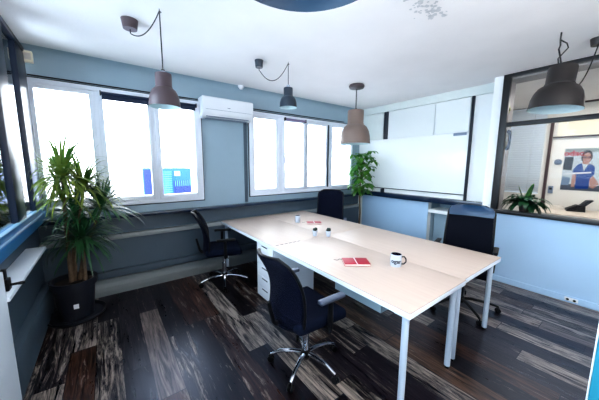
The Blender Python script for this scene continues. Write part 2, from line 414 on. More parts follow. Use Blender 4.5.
# ------------------------------------------------------------------ side window (left)
f = MB(); X0, X1 = -5.03, -4.94
f.box(X0, X1, -3.9, -.0, .965, 1.045, .01).box(X0, -4.955, -3.9, -.0, 1.045, 1.09, .008)
win3 = f.build('window_3', M['navy_frame'], kind='structure')
MB().box(-4.985, -4.957, -3.9, -.0, 1.09, 1.096, .001).box(-4.955, -4.945, -3.9, 0, 1.045, 1.050, .001).build('rail_highlight', mat('rail_highlight_colour', (150, 190, 216), .3), win3)  # thin pale strips stand in for highlights along the bottom rail
p = MB()
for (ya, yb) in ((-.36, -.02), (-1.0, -.74), (-2.3, -2.15), (-3.9, -3.75)): p.box(X0, -4.972, ya, yb, 1.085, 2.605, .008)
p.build('window_post', M['navy_post'], win3)
MB().box(X0, -4.968, -3.9, -.0, 2.61, 2.655, .006).build('window_head', M['navy_post'], win3)
MB().box(-5.0, -4.994, -3.8, -.03, 1.08, 2.61).build('pane', M['glass_side'], win3, smooth=False)

# clamps and sockets by the left wall
t = thing('clamp', 'small black clamp fixed on the white ledge under the side window', 'clamp', (-4.93, -1.62, .80))
MB().box(-.025, .01, -.03, .03, 0, .07, .006).box(-.02, 0, -.015, .015, .07, .13, .005).build('clamp_body', M['black_plastic'], t)
MB().tube([(0, 0, .03), (.055, 0, .03)], .008, 8).lathe([(0, 0), (.016, 0), (.016, .01), (0, .01)], 12, c=(.055, 0, .025)).build('clamp_screw', M['black_plastic'], t)
def socket(name, label, loc, rz, w=.12, h=.07, cols=2, m='black_plastic'):
    t = thing(name, label, 'socket', loc, rz)
    MB().box(-w/2, w/2, -.012, 0, -h/2, h/2, .004).build('faceplate', M['ac'] if m != 'black_plastic' else M[m], t)
    for i in range(cols):
        cx = (i-(cols-1)/2)*w/cols
        MB().lathe([(0, 0), (.012, 0), (.013, .006), (0, .006)], 16, M=Matrix.Rotation(PI/2, 4, 'X')).build('socket_hole', M['black_plastic'] if m != 'black_plastic' else M['seal'], t).location = (cx, -.0125, 0)
    return t
socket('wall_socket', 'white double wall socket low on the pale blue partition skirting', (PX-.0145, -3.42, .042), -PI/2, .11, .042, 2, 'w')
socket('wall_socket', 'small black socket box low on the back wall left of the potted palm', (-4.88, -.157, .09), 0, .07, .05, 1)

# ------------------------------------------------------------------ AC unit
ac = thing('air_conditioner', 'white wall-mounted air conditioner above the panel between the two windows', 'air conditioner', (-2.965, 0, 2.17))
t = bmesh.new()
prof = [(0, .0), (-.10, -.005), (-.17, .035), (-.205, .10), (-.205, .25), (-.185, .268), (0, .27)]
a = [t.verts.new((-.365, y, z)) for y, z in prof]; b_ = [t.verts.new((.365, y, z)) for y, z in prof]
t.faces.new(a); t.faces.new(b_[::-1])
for i in range(len(prof)): j = (i+1) % len(prof); t.faces.new((a[i], b_[i], b_[j], a[j]))
bmesh.ops.recalc_face_normals(t, faces=list(t.faces)); bmesh.ops.bevel(t, geom=list(t.edges), offset=.008, segments=2, affect='EDGES')
mb = MB(); mb.merge(t); mb.build('housing', M['ac'], ac)
MB().box(-.31, .31, -.012, 0, -.004, .004, .001, M=Matrix.Translation((0, -.145, .012)) @ Matrix.Rotation(-.55, 4, 'X')).build('louvre', M['ac_dark'], ac)
MB().box(-.33, .33, -.2085, -.203, .098, .101).build('panel_gap', M['ac_dark'], ac)
MB().box(-.03, .01, -.2075, -.204, .075+.06, .083+.06).build('badge', M['ac_dark'], ac)
MB().box(-.30, .30, -.13, -.03, -.0085, -.004).build('air_outlet', M['ac_dark'], ac)

# small wall devices
t = thing('smoke_sensor', 'small round white sensor at the ceiling edge above the air conditioner', 'sensor', (-2.74, -.10, H))
MB().lathe([(0, 0), (.045, 0), (.045, -.018), (.03, -.035), (.022, -.05), (0, -.055)], 20).build('sensor_body', M['ac'], t)
t = thing('alarm_sensor', 'small cream box sensor high in the left corner of the back wall', 'sensor', (-4.945, 0, 2.575))
MB().box(-.035, .035, -.05, 0, -.055, .055, .01).build('sensor_body', M['cream'], t)
MB().box(-.025, .025, -.054, -.05, -.03, .03, .001).build('sensor_lens', M['page'], t)

# ------------------------------------------------------------------ right wall boards
t = thing('whiteboard', 'large glossy whiteboard standing above the dark ledge on the right wall', 'whiteboard', (0, -1.15, 1.10))
MB().box(-.02, 0, -.965, .95, 0, .93, .004).build('board_surface', M['board'], t)
MB().box(-.03, 0, -.967, .95, -.012, 0, .002).build('bottom_rail', M['seal'], t)
def panel(y0, y1, z0, z1, label, m='board2'):
    o = MB().box(-.022, 0, -(y1-y0)/2, (y1-y0)/2, 0, z1-z0, .003).build('wall_panel', M[m]); o.location = (0, (y0+y1)/2, z0)
    return tag(o, label, 'panel', None)
panel(-1.585, -.71, 2.045, 2.545, 'glossy white upper wall panel above the whiteboard, nearer the corner')
panel(-2.105, -1.60, 2.045, 2.545, 'shorter white upper wall panel with the small grey plate, next to the pillar')
panel(-.60, -.03, 2.045, 2.545, 'greyish upper wall panel in the corner behind the taupe pendant lamp', 'frieze')
tag(MB().box(-.035, 0, -.70, -.62, 2.04, 2.55, .004).build('track_upright', M['seal']), 'short black upright strip between the upper wall panels', 'upright')
tag(MB().box(-.035, 0, -2.155, -2.12, .99, 2.55, .004).build('track_upright', M['seal']), 'tall black upright strip at the right edge of the whiteboard', 'upright')
tag(MB().box(-.03, -.022, -2.085, -1.90, 2.00, 2.04, .002).build('name_plate', M['ac_dark']), 'small grey plate on the top right edge of the whiteboard', 'plate')
struct(MB().box(-.10, 0, -2.455, -.0, .925, 1.015, .006), 'trim_15', M['navy'])
tag(MB().box(-.06, -.0, -.68, -.63, 1.015, 1.085, .003).build('ledge_block', M['seal']), 'small black support block on the dark ledge below the whiteboard', 'block')
# niche shelf unit
t = thing('niche_shelf', 'white shelf unit recessed in the wall under the dark ledge', 'shelf', (.2, -1.99, 0))
MB().box(-.21, .19, -.405, .405, .745, .80, .003).build('shelf_board', M['white'], t)
MB().box(.0, .012, -.395, .02, .06, .74, .002).build('cabinet_door', M['wall_blue'], t)
MB().box(.0, .012, .03, .395, .06, .74, .002).build('cabinet_door', M['wall_blue'], t)
MB().box(-.002, .0, -.01, -.004, .40, .52).build('door_pull', M['seal'], t)

# ------------------------------------------------------------------ partition glazing
f = MB(); xa, xb = PX-.02, PX+.03
f.box(xa, xb, -2.635, -2.558, .925, H, .004).box(xa, xb, -4.7, -2.63, H-.04, H, .004)
f.box(xa, xb, -4.7, -2.63, 2.035, 2.088, .004).box(xa-.02, xb+.02, -4.7, -2.558, .925, .97, .005).box(xa, xb, -4.7, -4.62, .95, H-.01, .004)
win4 = f.build('window_4', M['blackframe'], kind='structure')
MB().box(PX+.002, PX+.008, -4.63, -2.625, .965, 2.04).build('pane', M['glass_part'], win4, smooth=False)
MB().box(PX+.002, PX+.008, -4.63, -2.625, 2.083, H-.03).build('pane', M['glass_part'], win4, smooth=False)
t = thing('window_catch', 'small brass catch on the grey jamb beside the upper partition glass', 'catch', (-.15, -2.60, 2.27))
MB().box(-.03, .03, -.012, 0, -.05, .05, .003).box(-.012, .012, -.025, -.012, -.02, .02, .003).build('catch_plate', mat('dull_brass', (140, 140, 90), .5, metal=.3), t)
t = thing('wall_handset', 'grey curved handset hanging on the grey jamb below the middle rail', 'handset', (-.13, -2.60, 1.88))
MB().tube([(0, -.012, -.12), (0, -.03, -.11), (0, -.045, -.05), (0, -.045, .05), (0, -.03, .11), (0, -.012, .12)], [.022, .026, .016, .016, .026, .022], 12).build('handset_grip', M['silver'], t)
MB().box(-.03, .03, -.012, 0, -.09, .09, .004).build('handset_cradle', M['ledge'], t)

# ------------------------------------------------------------------ neighbour room contents
bl = thing('venetian_blind', 'white horizontal slat blind closed over the window behind the partition glass', 'blind', (XR-.06, -2.05, 1.0))
sl = MB(); z = .03
while z < 1.62:
    sl.box(-.024, .024, -.47, .47, -.001, .001, M=Matrix.Translation((0, 0, z)) @ Matrix.Rotation(math.radians(55), 4, 'Y')); z += .046
sl.build('slats', M['slat'], bl, smooth=False)
MB().box(-.025, .025, -.475, .475, 1.62, 1.66, .004).build('head_rail', M['slat'], bl)
MB().box(-.012, .012, -.47, .47, 0, .018, .003).build('bottom_rail', M['slat'], bl)
for yy in (-.3, .3): MB().tube([(-.02, yy, .01), (-.02, yy, 1.62)], .0015, 5).build('ladder_cord', M['ledge'], bl)
dr = thing('door_frame', 'brown upright door post between the slat blind and the poster wall', 'door post', (XR, -2.60, 0))
MB().box(-.04, 0, -.022, .022, 0, 2.36, .004).build('post', M['brown'], dr)
MB().box(-.05, 0, -2.4, -.035, 2.06, 2.085, .003).build('head_rail', M['brown'], dr)
tr = MB().box(-.03, -.0, -1.0, 1.12, 0, .30, .004).build('transom_panel', M['cream']); tr.location = (XR-.001, -3.80, 2.09)
tag(tr, 'bright cream transom panel above the poster behind the glass', 'panel')
t = thing('intercom_box', 'small grey box mounted low on the brown door post', 'box', (XR-.001, -2.69, 1.10))
MB().box(-.03, 0, -.035, .035, -.07, .07, .006).build('box_body', M['ac_dark'], t)
MB().box(-.034, -.03, -.02, .02, .0, .04, .001).build('box_button', M['seal'], t)
t = thing('door_knob', 'round grey knob on the wall left of the poster', 'knob', (XR, -2.74, 1.62))
MB().lathe([(0, 0), (.055, 0), (.055, .012), (.018, .016), (.016, .04), (.032, .05), (.03, .07), (0, .075)], 20, M=Matrix.Rotation(-PI/2, 4, 'Y')).build('knob_body', M['silver'], t)

# poster: woman in a blue top, in flat layers
PY0, PY1, PZ0, PZ1 = -3.40, -2.815, 1.11, 1.86
po = thing('wall_poster', 'poster of a dark-haired woman with glasses in a blue top behind the glass', 'poster', (XR-.004, PY1, PZ0))
PW, PH = PY1-PY0, PZ1-PZ0
def pl(u, v, k): return (-.001-.0012*k, -u*PW, v*PH)
def layer(name, pts, m, k):
    return MB().poly([pl(u, v, k) for u, v in pts], (-.0008, 0, 0)).build(name, m, po, smooth=False)
def ell(cx, cy, rx, ry, n=20): return [(cx+rx*math.cos(2*PI*i/n), cy+ry*math.sin(2*PI*i/n)) for i in range(n)]
pm = lambda n_, c: mat(n_, tuple(v*.86 for v in c), .7, spec=.15)
layer('backing', [(0, 0), (1, 0), (1, 1), (0, 1)], pm('poster_light', (206, 218, 226)), 0)
layer('printed_beam', [(0, .86), (1, .93), (1, 1), (0, 1)], pm('poster_grey', (158, 170, 172)), 1)
layer('printed_screen', [(.0, .50), (.20, .48), (.21, .80), (.02, .80)], pm('poster_black', (24, 26, 36)), 2)
layer('printed_floor', [(0, 0), (1, 0), (1, .12), (.5, .16), (0, .14)], pm('poster_dark', (96, 104, 118)), 2)
layer('printed_chair', [(.0, .12), (.18, .12), (.2, .30), (.02, .34)], pm('poster_bluegrey', (120, 144, 172)), 3)
layer('printed_shelf', [(.78, .4), (1, .4), (1, .72), (.84, .72)], pm('poster_teal', (90, 160, 190)), 2)
skin = pm('poster_skin', (196, 150, 138)); hair = pm('poster_hair', (38, 28, 32)); blue = pm('poster_blue', (18, 66, 150))
layer('printed_arm', [(.235, .08), (.30, .08), (.33, .36), (.27, .42), (.225, .34)], skin, 4)
layer('printed_arm', [(.62, .10), (.70, .06), (.80, .16), (.76, .24), (.66, .36), (.60, .38)], skin, 4)
layer('printed_top', [(.33, .04), (.60, .05), (.61, .30), (.685, .40), (.68, .56), (.61, .62), (.54, .63), (.46, .46), (.40, .65), (.32, .62), (.23, .50), (.23, .42), (.31, .37)], blue, 5)
layer('printed_neck', [(.40, .64), (.54, .62), (.55, .72), (.42, .72)], skin, 6)
layer('printed_hair', ell(.485, .80, .115, .155), hair, 7)
layer('printed_face', ell(.49, .765, .085, .135), skin, 8)
gl = MB()
for cx in (.45, .54): 
    e1 = ell(cx, .785, .036, .03, 14)
    gl.poly([pl(u, v, 9) for u, v in e1], (-.0006, 0, 0))
gl.build('printed_glasses', pm('poster_glasses', (92, 52, 58)), po, smooth=False)
layer('printed_mouth', [(.46, .685), (.52, .685), (.515, .675), (.465, .675)], pm('poster_lips', (170, 70, 84)), 9)
layer('printed_banner', [(.05, .37), (.62, .42), (.62, .455), (.05, .41)], pm('poster_white', (236, 240, 246)), 10)
RX = Matrix(((0, 0, -1, 0), (-1, 0, 0, 0), (0, 1, 0, 0), (0, 0, 0, 1)))
text_obj('printed_logo', 'odac', .13, Matrix.Translation(pl(.20, .885, 11)) @ RX, pm('poster_red', (196, 44, 60)), po)
# desk, scanner
dk = thing('office_desk', 'beige office desk against the wall under the poster behind the glass', 'desk', (1.85, -3.5, 0))
MB().box(-.45, .48, -1.0, .93, .755, .78, .004).build('desktop', M['desk'], dk)
for sx in (-.41, .44):
    for sy in (-.95, .89): MB().box(sx-.025, sx+.025, sy-.025, sy+.025, 0, .755, .004).build('leg', M['leg'], dk)
sc_ = thing('document_scanner', 'black sheet-fed scanner with raised tray on the beige desk', 'scanner', (2.0, -3.10, .780), math.radians(-75))
MB().poly([(-.19, .13, 0), (.16, .13, 0), (.15, .13, .13), (-.0, .13, .15), (-.19, .13, .05)], (0, -.26, 0)).build('scanner_body', M['black_plastic'], sc_, smooth=False)
MB().poly([(.02, .11, .10), (.10, .11, .08), (.29, .11, .27), (.17, .11, .26)], (0, -.22, 0)).build('paper_tray', M['seal'], sc_, smooth=False)
sc_.scale = (.64, .64, .75)
stk = MB().box(-.1, .1, -.28, .28, 0, .03, .004).box(-.09, .09, -.26, .27, .03, .05, .003).build('paper_stack', M['page']); stk.location = (2.15, -2.66, .78)
tag(stk, 'low stack of papers on the left end of the beige desk', 'papers')

# ------------------------------------------------------------------ tables
def make_table(x0, x1, y0, y1, label, legs=((0, 0), (1, 0), (0, 1), (1, 1))):  # legs: which corners carry one
    cx, cy = (x0+x1)/2, (y0+y1)/2; hx, hy = (x1-x0)/2-.001, (y1-y0)/2-.001
    t = thing('desk_table', label, 'table', (cx, cy, 0), 0, None)
    top = MB().box(-hx, hx, -hy, hy, .709, .715, .001).build('tabletop', M['tabletop'], t)
    MB().box(-hx, hx, -hy, hy, .675, .709, .002).build('edge_band', M['white_edge'], top)
    for i, j in legs:
        lx = (-hx+.055) if i == 0 else (hx-.055); ly = (-hy+.055) if j == 0 else (hy-.055)
        l = MB().tube([(lx, ly, .02), (lx, ly, .672)], .021, 16).box(lx-.05, lx+.05, ly-.05, ly+.05, .669, .675).build('leg', M['leg'], t)
        MB().tube([(lx, ly, 0), (lx, ly, .022)], .017, 12).build('foot', M['black_plastic'], l)
    return t
TX0, TXM, TX1 = -3.105, -2.362, -1.575; TY0, TYM, TY1 = -3.083, -1.59, -.10
make_table(TX0, TXM, TY0, TYM, 'near left table of the joined block, with the nearest corner leg', legs=((0, 0), (1, 0)))
make_table(TXM, TX1, TY0+.012, TYM, 'near right table of the joined block, behind the white mug', legs=((0, 0), (1, 0), (1, 1)))
make_table(TX0+.0, TXM, TYM, TY1, 'far left table of the block, resting on the white drawer unit', legs=((0, 1), (1, 1)))
make_table(TXM, TX1, TYM, TY1, 'far right table of the block, nearest the corner chair', legs=((1, 0), (0, 1), (1, 1)))
# drawer units
def drawers(x, y, label):
    t = thing('drawer_unit', label, 'drawers', (x, y, 0))
    MB().box(0.016, .56, -.18, .18, .03, .665, .003).build('carcass', M['white_edge'], t)
    for k in range(5):
        z0 = .035+k*.126
        d = MB().box(0, .014, -.178, .178, z0, z0+.122, .002).build('drawer', M['ac'], t)
        MB().box(-.003, .001, -.06, .06, z0+.095, z0+.106).build('drawer_slot', M['seal'], d)
    for sx in (.05, .52):
        for sy in (-.15, .15): MB().tube([(sx, sy, 0), (sx, sy, .03)], .015, 10).build('foot', M['black_plastic'], t)
    return t
drawers(-3.08, -1.36, 'white five-drawer unit under the far end of the table beside the front chair')
t = thing('modesty_panel', 'white hanging panel beneath the tabletop in front of the near table leg', 'panel', (-2.75, -2.5, .5))
MB().box(-.15, -.13, -.25, .22, -.02, .17, .003).box(-.13, .2, -.25, -.23, -.02, .17, .003).build('panel_board', M['wall_blue'], t)

# ------------------------------------------------------------------ chairs
def rounded_panel(w0, w1, h, t, curve, n=14, m=16, top_r=.35, recline=0.0, lum=.0):
    """backrest panel in local coordinates: width along y, height z, front +x"""
    b = bmesh.new(); F = []; B = []
    for j in range(m+1):
        v = j/m; z = h*v
        half = (w0+(w1-w0)*v)/2
        # rounded ends
        e = min(v, 1-v)*h; r = top_r*half
        if e < r: half *= (1-(1-math.sqrt(max(0, 1-(1-e/r)**2)))*.42)
        rf, rb = [], []
        for i in range(n+1):
            u = i/n*2-1; y = half*u
            x = -curve*(1-u*u) - recline*h*(.15*v+.95*v**3.2) + lum*math.sin(PI*v*1.1)
            tt = t*(1-.75*abs(u)**4)*(1-.6*(abs(2*v-1))**6)
            rf.append(b.verts.new((x+tt/2, y, z))); rb.append(b.verts.new((x-tt/2, y, z)))
        F.append(rf); B.append(rb)
    for j in range(m):
        for i in range(n):
            b.faces.new((F[j][i], F[j][i+1], F[j+1][i+1], F[j+1][i])); b.faces.new((B[j][i+1], B[j][i], B[j+1][i], B[j+1][i+1]))
        b.faces.new((F[j][0], F[j+1][0], B[j+1][0], B[j][0])); b.faces.new((F[j+1][n], F[j][n], B[j][n], B[j+1][n]))
    for i in range(n):
        b.faces.new((F[0][i+1], F[0][i], B[0][i], B[0][i+1])); b.faces.new((F[m][i], F[m][i+1], B[m][i+1], B[m][i]))
    return b, [r[0].co.copy() for r in F], [r[-1].co.copy() for r in F], [v.co.copy() for v in F[-1]], [v.co.copy() for v in F[0]]

def make_chair(label, loc, rz, back_z=(.42, .955), back_w=(.43, .42), seat_z=.47, base='chrome', arm='silver', seatm='seat_blue', backm='mesh_navy', pad=False, rbase=0, basr=.30, recline=.20, armz=.66):
    t = thing('office_chair', label, 'chair', loc, rz)
    bm_ = M[base]
    hub = MB().lathe([(0, .06), (.035, .06), (.045, .085), (.035, .125), (.028, .13), (0, .13)], 20).build('base_hub', M['black_plastic'], t)
    for k in range(5):
        a = 2*PI*k/5+rbase; c, s = math.cos(a), math.sin(a)
        pts = [(c*r, s*r, z) for r, z in ((.02, .10), (.10, .108), (.2, .098), (basr-.03, .078), (basr, .066))]
        l = MB().tube(pts, [.017, .016, .014, .013, .011], 10).build('base_arm', bm_, t)
        ca = MB()
        for s2 in (-1, 1):
            ct = Vector((c*basr, s*basr, .026))+Vector((-s, c, 0))*s2*.012
            Mx = Matrix.Translation(ct) @ Matrix.Rotation(a, 4, 'Z') @ Matrix.Rotation(PI/2, 4, 'X')
            ca.lathe([(0, -.008), (.022, -.008), (.026, -.004), (.026, .004), (.022, .008), (0, .008)], 16, M=Mx)
        ca.tube([(c*basr, s*basr, .03), (c*basr, s*basr, .068)], .007, 8)
        ca.build('caster', M['black_plastic'], l)
    MB().tube([(0, 0, .12), (0, 0, .27)], .026, 16).tube([(0, 0, .27), (0, 0, seat_z-.07)], .016, 14).build('gas_lift', M['chrome'] if base == 'chrome' else M['black_plastic'], t)
    MB().box(-.13, .12, -.09, .09, seat_z-.085, seat_z-.045, .012).tube([(.03, -.09, seat_z-.06), (.03, -.24, seat_z-.065)], .006, 8).build('seat_mechanism', M['black_plastic'], t)
    # seat cushion
    sb = bmesh.new(); bmesh.ops.create_cube(sb, size=1)
    for v in sb.verts: v.co = Vector((v.co.x*.43-.01, v.co.y*.48*(1 if v.co.x > 0 else .92), v.co.z*.085+seat_z-.002))
    bmesh.ops.bevel(sb, geom=list(sb.edges), offset=.04, segments=4, profile=.55, affect='EDGES')
    for v in sb.verts:
        if v.co.x > .12: v.co.z -= (v.co.x-.12)**2*1.1
    mb = MB(); mb.merge(sb); mb.build('seat', M[seatm], t)
    # backrest
    z0, z1 = back_z; h = z1-z0
    pb, Lc, Rc, Tp, Bt = rounded_panel(back_w[0], back_w[1], h, .035 if not pad else .05, .045, recline=recline, lum=.03)
    bmesh.ops.translate(pb, vec=(-.20, 0, z0), verts=list(pb.verts))
    mb = MB(); mb.merge(pb)
    br = mb.build('backrest', M[backm], t, angle=60)
    off = Vector((-.20, 0, z0))
    loop = [p+off for p in Bt]+[p+off for p in Rc[1:-1]]+[p+off for p in Tp[::-1]]+[p+off for p in Lc[::-1][1:-1]]
    loop.append(loop[0])
    MB().tube(loop, .011, 8, cap=False).build('backrest_frame', M['black_plastic'], t)
    if pad:
        pb, *_ = rounded_panel(back_w[1]*1.0, back_w[1]*.985, h*.43, .05, .045, recline=recline, lum=.0, top_r=.30, m=12)
        bmesh.ops.translate(pb, vec=(-.20+.02-recline*h*.64, 0, z0+h*.58), verts=list(pb.verts))
        mb = MB(); mb.merge(pb); mb.build('headrest_pad', M['leather'], t, angle=60)
    MB().tube([(-.06, 0, seat_z-.065), (-.20, 0, seat_z-.06), (-.275, 0, seat_z-.02), (-.29, 0, z0+.05), (-.285-recline*.2, 0, z0+.2)], [.02, .02, .018, .016, .012], 10).build('back_support', M['black_plastic'], t)
    # armrests
    if arm:
        for s in (-1, 1):
            y = s*.265
            if arm == 'curved':
                ar = MB().tube([(-.15, s*.23, seat_z+.02), (-.14, y, seat_z+.10), (-.09, y, armz-.03), (.0, y, armz), (.12, y, armz-.01), (.17, y, armz-.06), (.12, y*.98, seat_z+.04), (.08, s*.2, seat_z-.05)], .014, 10).build('armrest', M['black_plastic'], t)
                MB().box(-.10, .13, y-.022, y+.022, armz-.005, armz+.02, .01).build('arm_pad', M['black_plastic'], ar)
            else:
                ar = MB().tube([(.0, s*.16, seat_z-.05), (.0, y, seat_z-.045), (.0, y, seat_z+.03), (.0, y, armz-.03)], [.016, .018, .02, .018], 10).build('armrest', M['black_plastic'], t)
                MB().box(-.10, .12, y-.024, y+.024, armz-.028, armz, .011, seg=3).build('arm_pad', M[arm], ar)['label'] = 'silver grey arm pad' if arm == 'silver' else 'black arm pad'
    return t
make_chair('front navy mesh-backed swivel chair with chrome five-star base at the near table edge', (-3.275, -2.355, 0), math.radians(0), rbase=math.radians(-6), basr=.275, armz=.668)
make_chair('navy mesh-backed swivel chair with chrome base by the window wall at the far table end', (-3.26, -.60, 0), math.radians(-16), rbase=math.radians(50), arm='black_plastic', armz=.655)
make_chair('dark tall-backed swivel chair with silver arms at the far table end before the corner plant', (-1.50, -.70, 0), math.radians(222), back_z=(.45, 1.11), back_w=(.44, .43), recline=.12, base='black_plastic', backm='mesh_navy', seatm='seat_dark', armz=.67)
make_chair('black swivel chair with shiny blue leather headrest on the right side of the table', (-1.385, -2.70, 0), math.radians(194), back_z=(.48, 1.09), back_w=(.47, .44), recline=.16, basr=.35, base='black_plastic', arm='curved', backm='mesh_black', seatm='seat_dark', pad=True, rbase=math.radians(36), armz=.69)

# ------------------------------------------------------------------ table items
TZ = .7155
def mug(loc, rz, label, h=.095, r=.041, handle=True, txt=True, dark_rim=False, cat='mug', name='coffee_mug'):
    t = thing(name, label, cat, loc, rz)
    MB().lathe([(0, 0), (r*.93, 0), (r, .006), (r, h), (r-.003, h+.001)], 32).build('mug_body', M['mug'], t)
    MB().lathe([(r-.003, h+.001), (r-.005, h), (r-.005, .01), (0, .008)], 32).build('mug_inside', M['dark_glaze'], t)
    if handle:
        pts = [(0, -r+.003, h*.80), (0, -r-.018, h*.84), (0, -r-.032, h*.66), (0, -r-.033, h*.42), (0, -r-.018, h*.22), (0, -r+.003, h*.2)]
        MB().tube(pts, .0055, 10).build('mug_handle', M['dark_glaze'], t)
    if txt:
        def bend(co):
            a = PI+.05 - co.x/r*-1
            rr = r+.0006+co.z
            return Vector((rr*math.cos(a), rr*math.sin(a), h*.5+co.y))
        text_obj('mug_lettering', 'ogar', .046, None, M['dark_glaze'], t, bend=lambda co: Vector(((r+.0006+co.z)*math.cos(PI+co.x/r), (r+.0006+co.z)*math.sin(PI+co.x/r), h*.48+co.y)))
    return t
mug((-2.54, -2.62, TZ), math.radians(35), 'white mug with dark lettering, dark inside and dark handle on the near tabletop', h=.10, r=.044)
mug((-2.24, -.83, TZ), math.radians(40), 'small plain pale cup standing at the far end of the tabletop', h=.10, r=.036, handle=False, txt=False, name='cup', cat='cup')
def cactus_pot(loc, label):
    t = thing('potted_cactus', label, 'potted cactus', loc, 0, None)
    MB().lathe([(0, 0), (.022, 0), (.030, .055), (.033, .058), (.033, .066), (.028, .066), (.027, .05), (0, .05)], 24).build('pot', M['mug'], t)
    MB().lathe([(0, .05), (.026, .05), (.026, .054), (0, .054)], 18).build('soil', M['soil'], t)
    c = MB()
    for k in range(9):
        a = k*2.4; rr = .016 if k else 0; zz = .062+.006*(k % 3)+(.012 if k == 0 else 0)
        c.lathe([(0, -.014), (.009, -.010), (.013, 0), (.010, .012), (0, .02)], 10, c=(rr*math.cos(a), rr*math.sin(a), zz+.006))
    for k in range(30):
        a = k*2.4; e = random.uniform(.2, 1.4); c.leaf((0, 0, .07), (math.cos(a)*math.cos(e), math.sin(a)*math.cos(e), math.sin(e)), .032, .004, .2, 3)
    c.build('cactus', M['cactus'], t)
    return t
c1 = cactus_pot((-2.50, -1.53, TZ), 'left of the two tiny potted cacti on the middle of the tabletop')
dup(c1, (-2.385, -1.635, TZ), rz=1.0, label='right of the two tiny potted cacti on the middle of the tabletop')
def notebook(loc, rz, label, L=.20, W=.145, ribbon=True):
    t = thing('notebook', label, 'notebook', loc, rz)
    MB().box(-L/2, L/2, -W/2, W/2, 0, .003, .001).box(-L/2, L/2, -W/2, W/2, .015, .018, .001).box(-L/2, L/2, W/2-.003, W/2, 0, .018, .001).build('cover', M['red'], t)
    MB().box(-L/2+.003, L/2-.003, -W/2+.003, W/2-.003, .003, .015).build('pages', M['page'], t)
    MB().box(-.006, .002, -W/2-.0005, W/2+.0005, .0182, .0192).build('elastic_band', M['sticker'], t)
    if ribbon: MB().tube([(-L/2+.01, W/2-.02, .009), (-L/2-.02, W/2-.0, .006), (-L/2-.04, W/2-.02, .003), (-L/2-.07, W/2-.005, .002)], .0018, 6).build('ribbon_marker', M['seal'], t)
    return t
notebook((-2.765, -2.385, TZ), math.radians(-36), 'red notebook with black ribbon on the near tabletop beside the mug', .215, .15)
notebook((-2.09, -1.02, TZ), math.radians(-32), 'red notebook lying on the far tabletop in front of the corner chair', .20, .14, ribbon=True)
cg = MB()
for k in range(6): cg.box(TX0+.03+.055*k, TX0+.065+.055*k, TYM-.006, TYM+.006, .7152, .7158)
tag(cg.build('cable_slot', M['seal']), 'dark dashed slot line across the tabletop seam by the front chair', 'slot')

# ------------------------------------------------------------------ pendant lamps
def pendant_shade(R_, Hs, m, parent, tilt=None, open_in='shade_in'):
    nk = .52*R_
    prof = [(nk*.25, 0), (nk*.96, 0), (nk, -.012), (nk*.99, -Hs*.38), (nk*1.05, -Hs*.40), (nk*1.03, -Hs*.42), (R_*.74, -Hs*.50), (R_*.87, -Hs*.62), (R_*.945, -Hs*.76), (R_*.975, -Hs*.93), (R_*1.0, -Hs)]
    Mx = tilt or Matrix.Identity(4)
    sh = MB().lathe(prof, 48, M=Mx).build('lamp_shade', m, parent, angle=50)
    inner = [(R_*.995, -Hs), (R_*.96, -Hs*.93), (R_*.93, -Hs*.77), (R_*.855, -Hs*.635), (R_*.71, -Hs*.515), (nk*.9, -Hs*.42), (nk*.9, -Hs*.2), (0, -Hs*.2)]
    MB().lathe(inner, 48, M=Mx).build('shade_lining', M[open_in], sh, angle=50)
    MB().lathe([(0, .03), (.012, .03), (.02, 0), (.02, -.005), (0, -.005)], 16, M=Mx).build('shade_cap', M['cord'], sh)
    bz = -Hs*.42
    MB().lathe([(0, bz+.12), (.018, bz+.12), (.018, bz+.06), (.03, bz), (.03, bz-.03), (.015, bz-.052), (0, bz-.056)], 20, M=Mx).build('bulb', M['mug'], sh)
    return sh
def catenary(a, b, sag, n=14):
    a, b = Vector(a), Vector(b)
    return [a.lerp(b, i/n)+Vector((0, 0, -sag*4*(i/n)*(1-i/n))) for i in range(n+1)]
def hang_cord(t, hook, shade_top, canopy, mcan, sag=.12, r=.004, can_r=.045, can_h=.05):
    hook_, can = Vector(hook), Vector(canopy)
    MB().tube([hook_+Vector((0, 0, -.012)), Vector(shade_top)], r, 8).build('cord', M['cord'], t)
    MB().tube([hook_+Vector((0, 0, 0)), hook_+Vector((0, 0, -.012)), hook_+Vector((.012, 0, -.022)), hook_+Vector((0, 0, -.03))], .003, 8).build('ceiling_hook', M['cord'], t)
    MB().lathe([(0, 0), (can_r, 0), (can_r*.82, -can_h), (0, -can_h)], 28, c=can).build('ceiling_canopy', mcan, t)
    MB().tube([can+Vector((0, 0, -can_h+.005)), can+Vector((0, 0, -can_h-.03))]+catenary(can+Vector((.01, 0, -can_h-.035)), hook_+Vector((0, 0, -.014)), sag), r*.9, 8).build('swag_cord', M['cord'], t)

def lamp_at(x, y, label, name='pendant_lamp'): return thing(name, label, 'pendant lamp', (x, y, H))
t = lamp_at(-4.01, -1.50, 'small mauve-brown pendant lamp hanging in front of the left window')
s_ = pendant_shade(.112, .245, M['mauve'], t); s_.location = (0, 0, 2.222-H)
hang_cord(t, (0, 0, 0), (0, 0, 2.24-H), (-.165, .31, 0), M['mauve'], sag=.07, r=.0045, can_r=.06, can_h=.07)
t = lamp_at(-2.69, -1.25, 'small dark slate pendant lamp hanging by the right-hand window')
s_ = pendant_shade(.10, .215, M['slate'], t); s_.location = (0, 0, 2.40-H)
hang_cord(t, (0, 0, 0), (0, 0, 2.42-H), (-.28, .16, 0), M['slate'], sag=.14, r=.004, can_r=.048, can_h=.075)
t = lamp_at(-1.44, -1.15, 'large taupe pendant lamp hanging straight from a flat canopy near the room corner')
s_ = pendant_shade(.222, .475, M['taupe'], t); s_.location = (0, 0, 2.325-H)
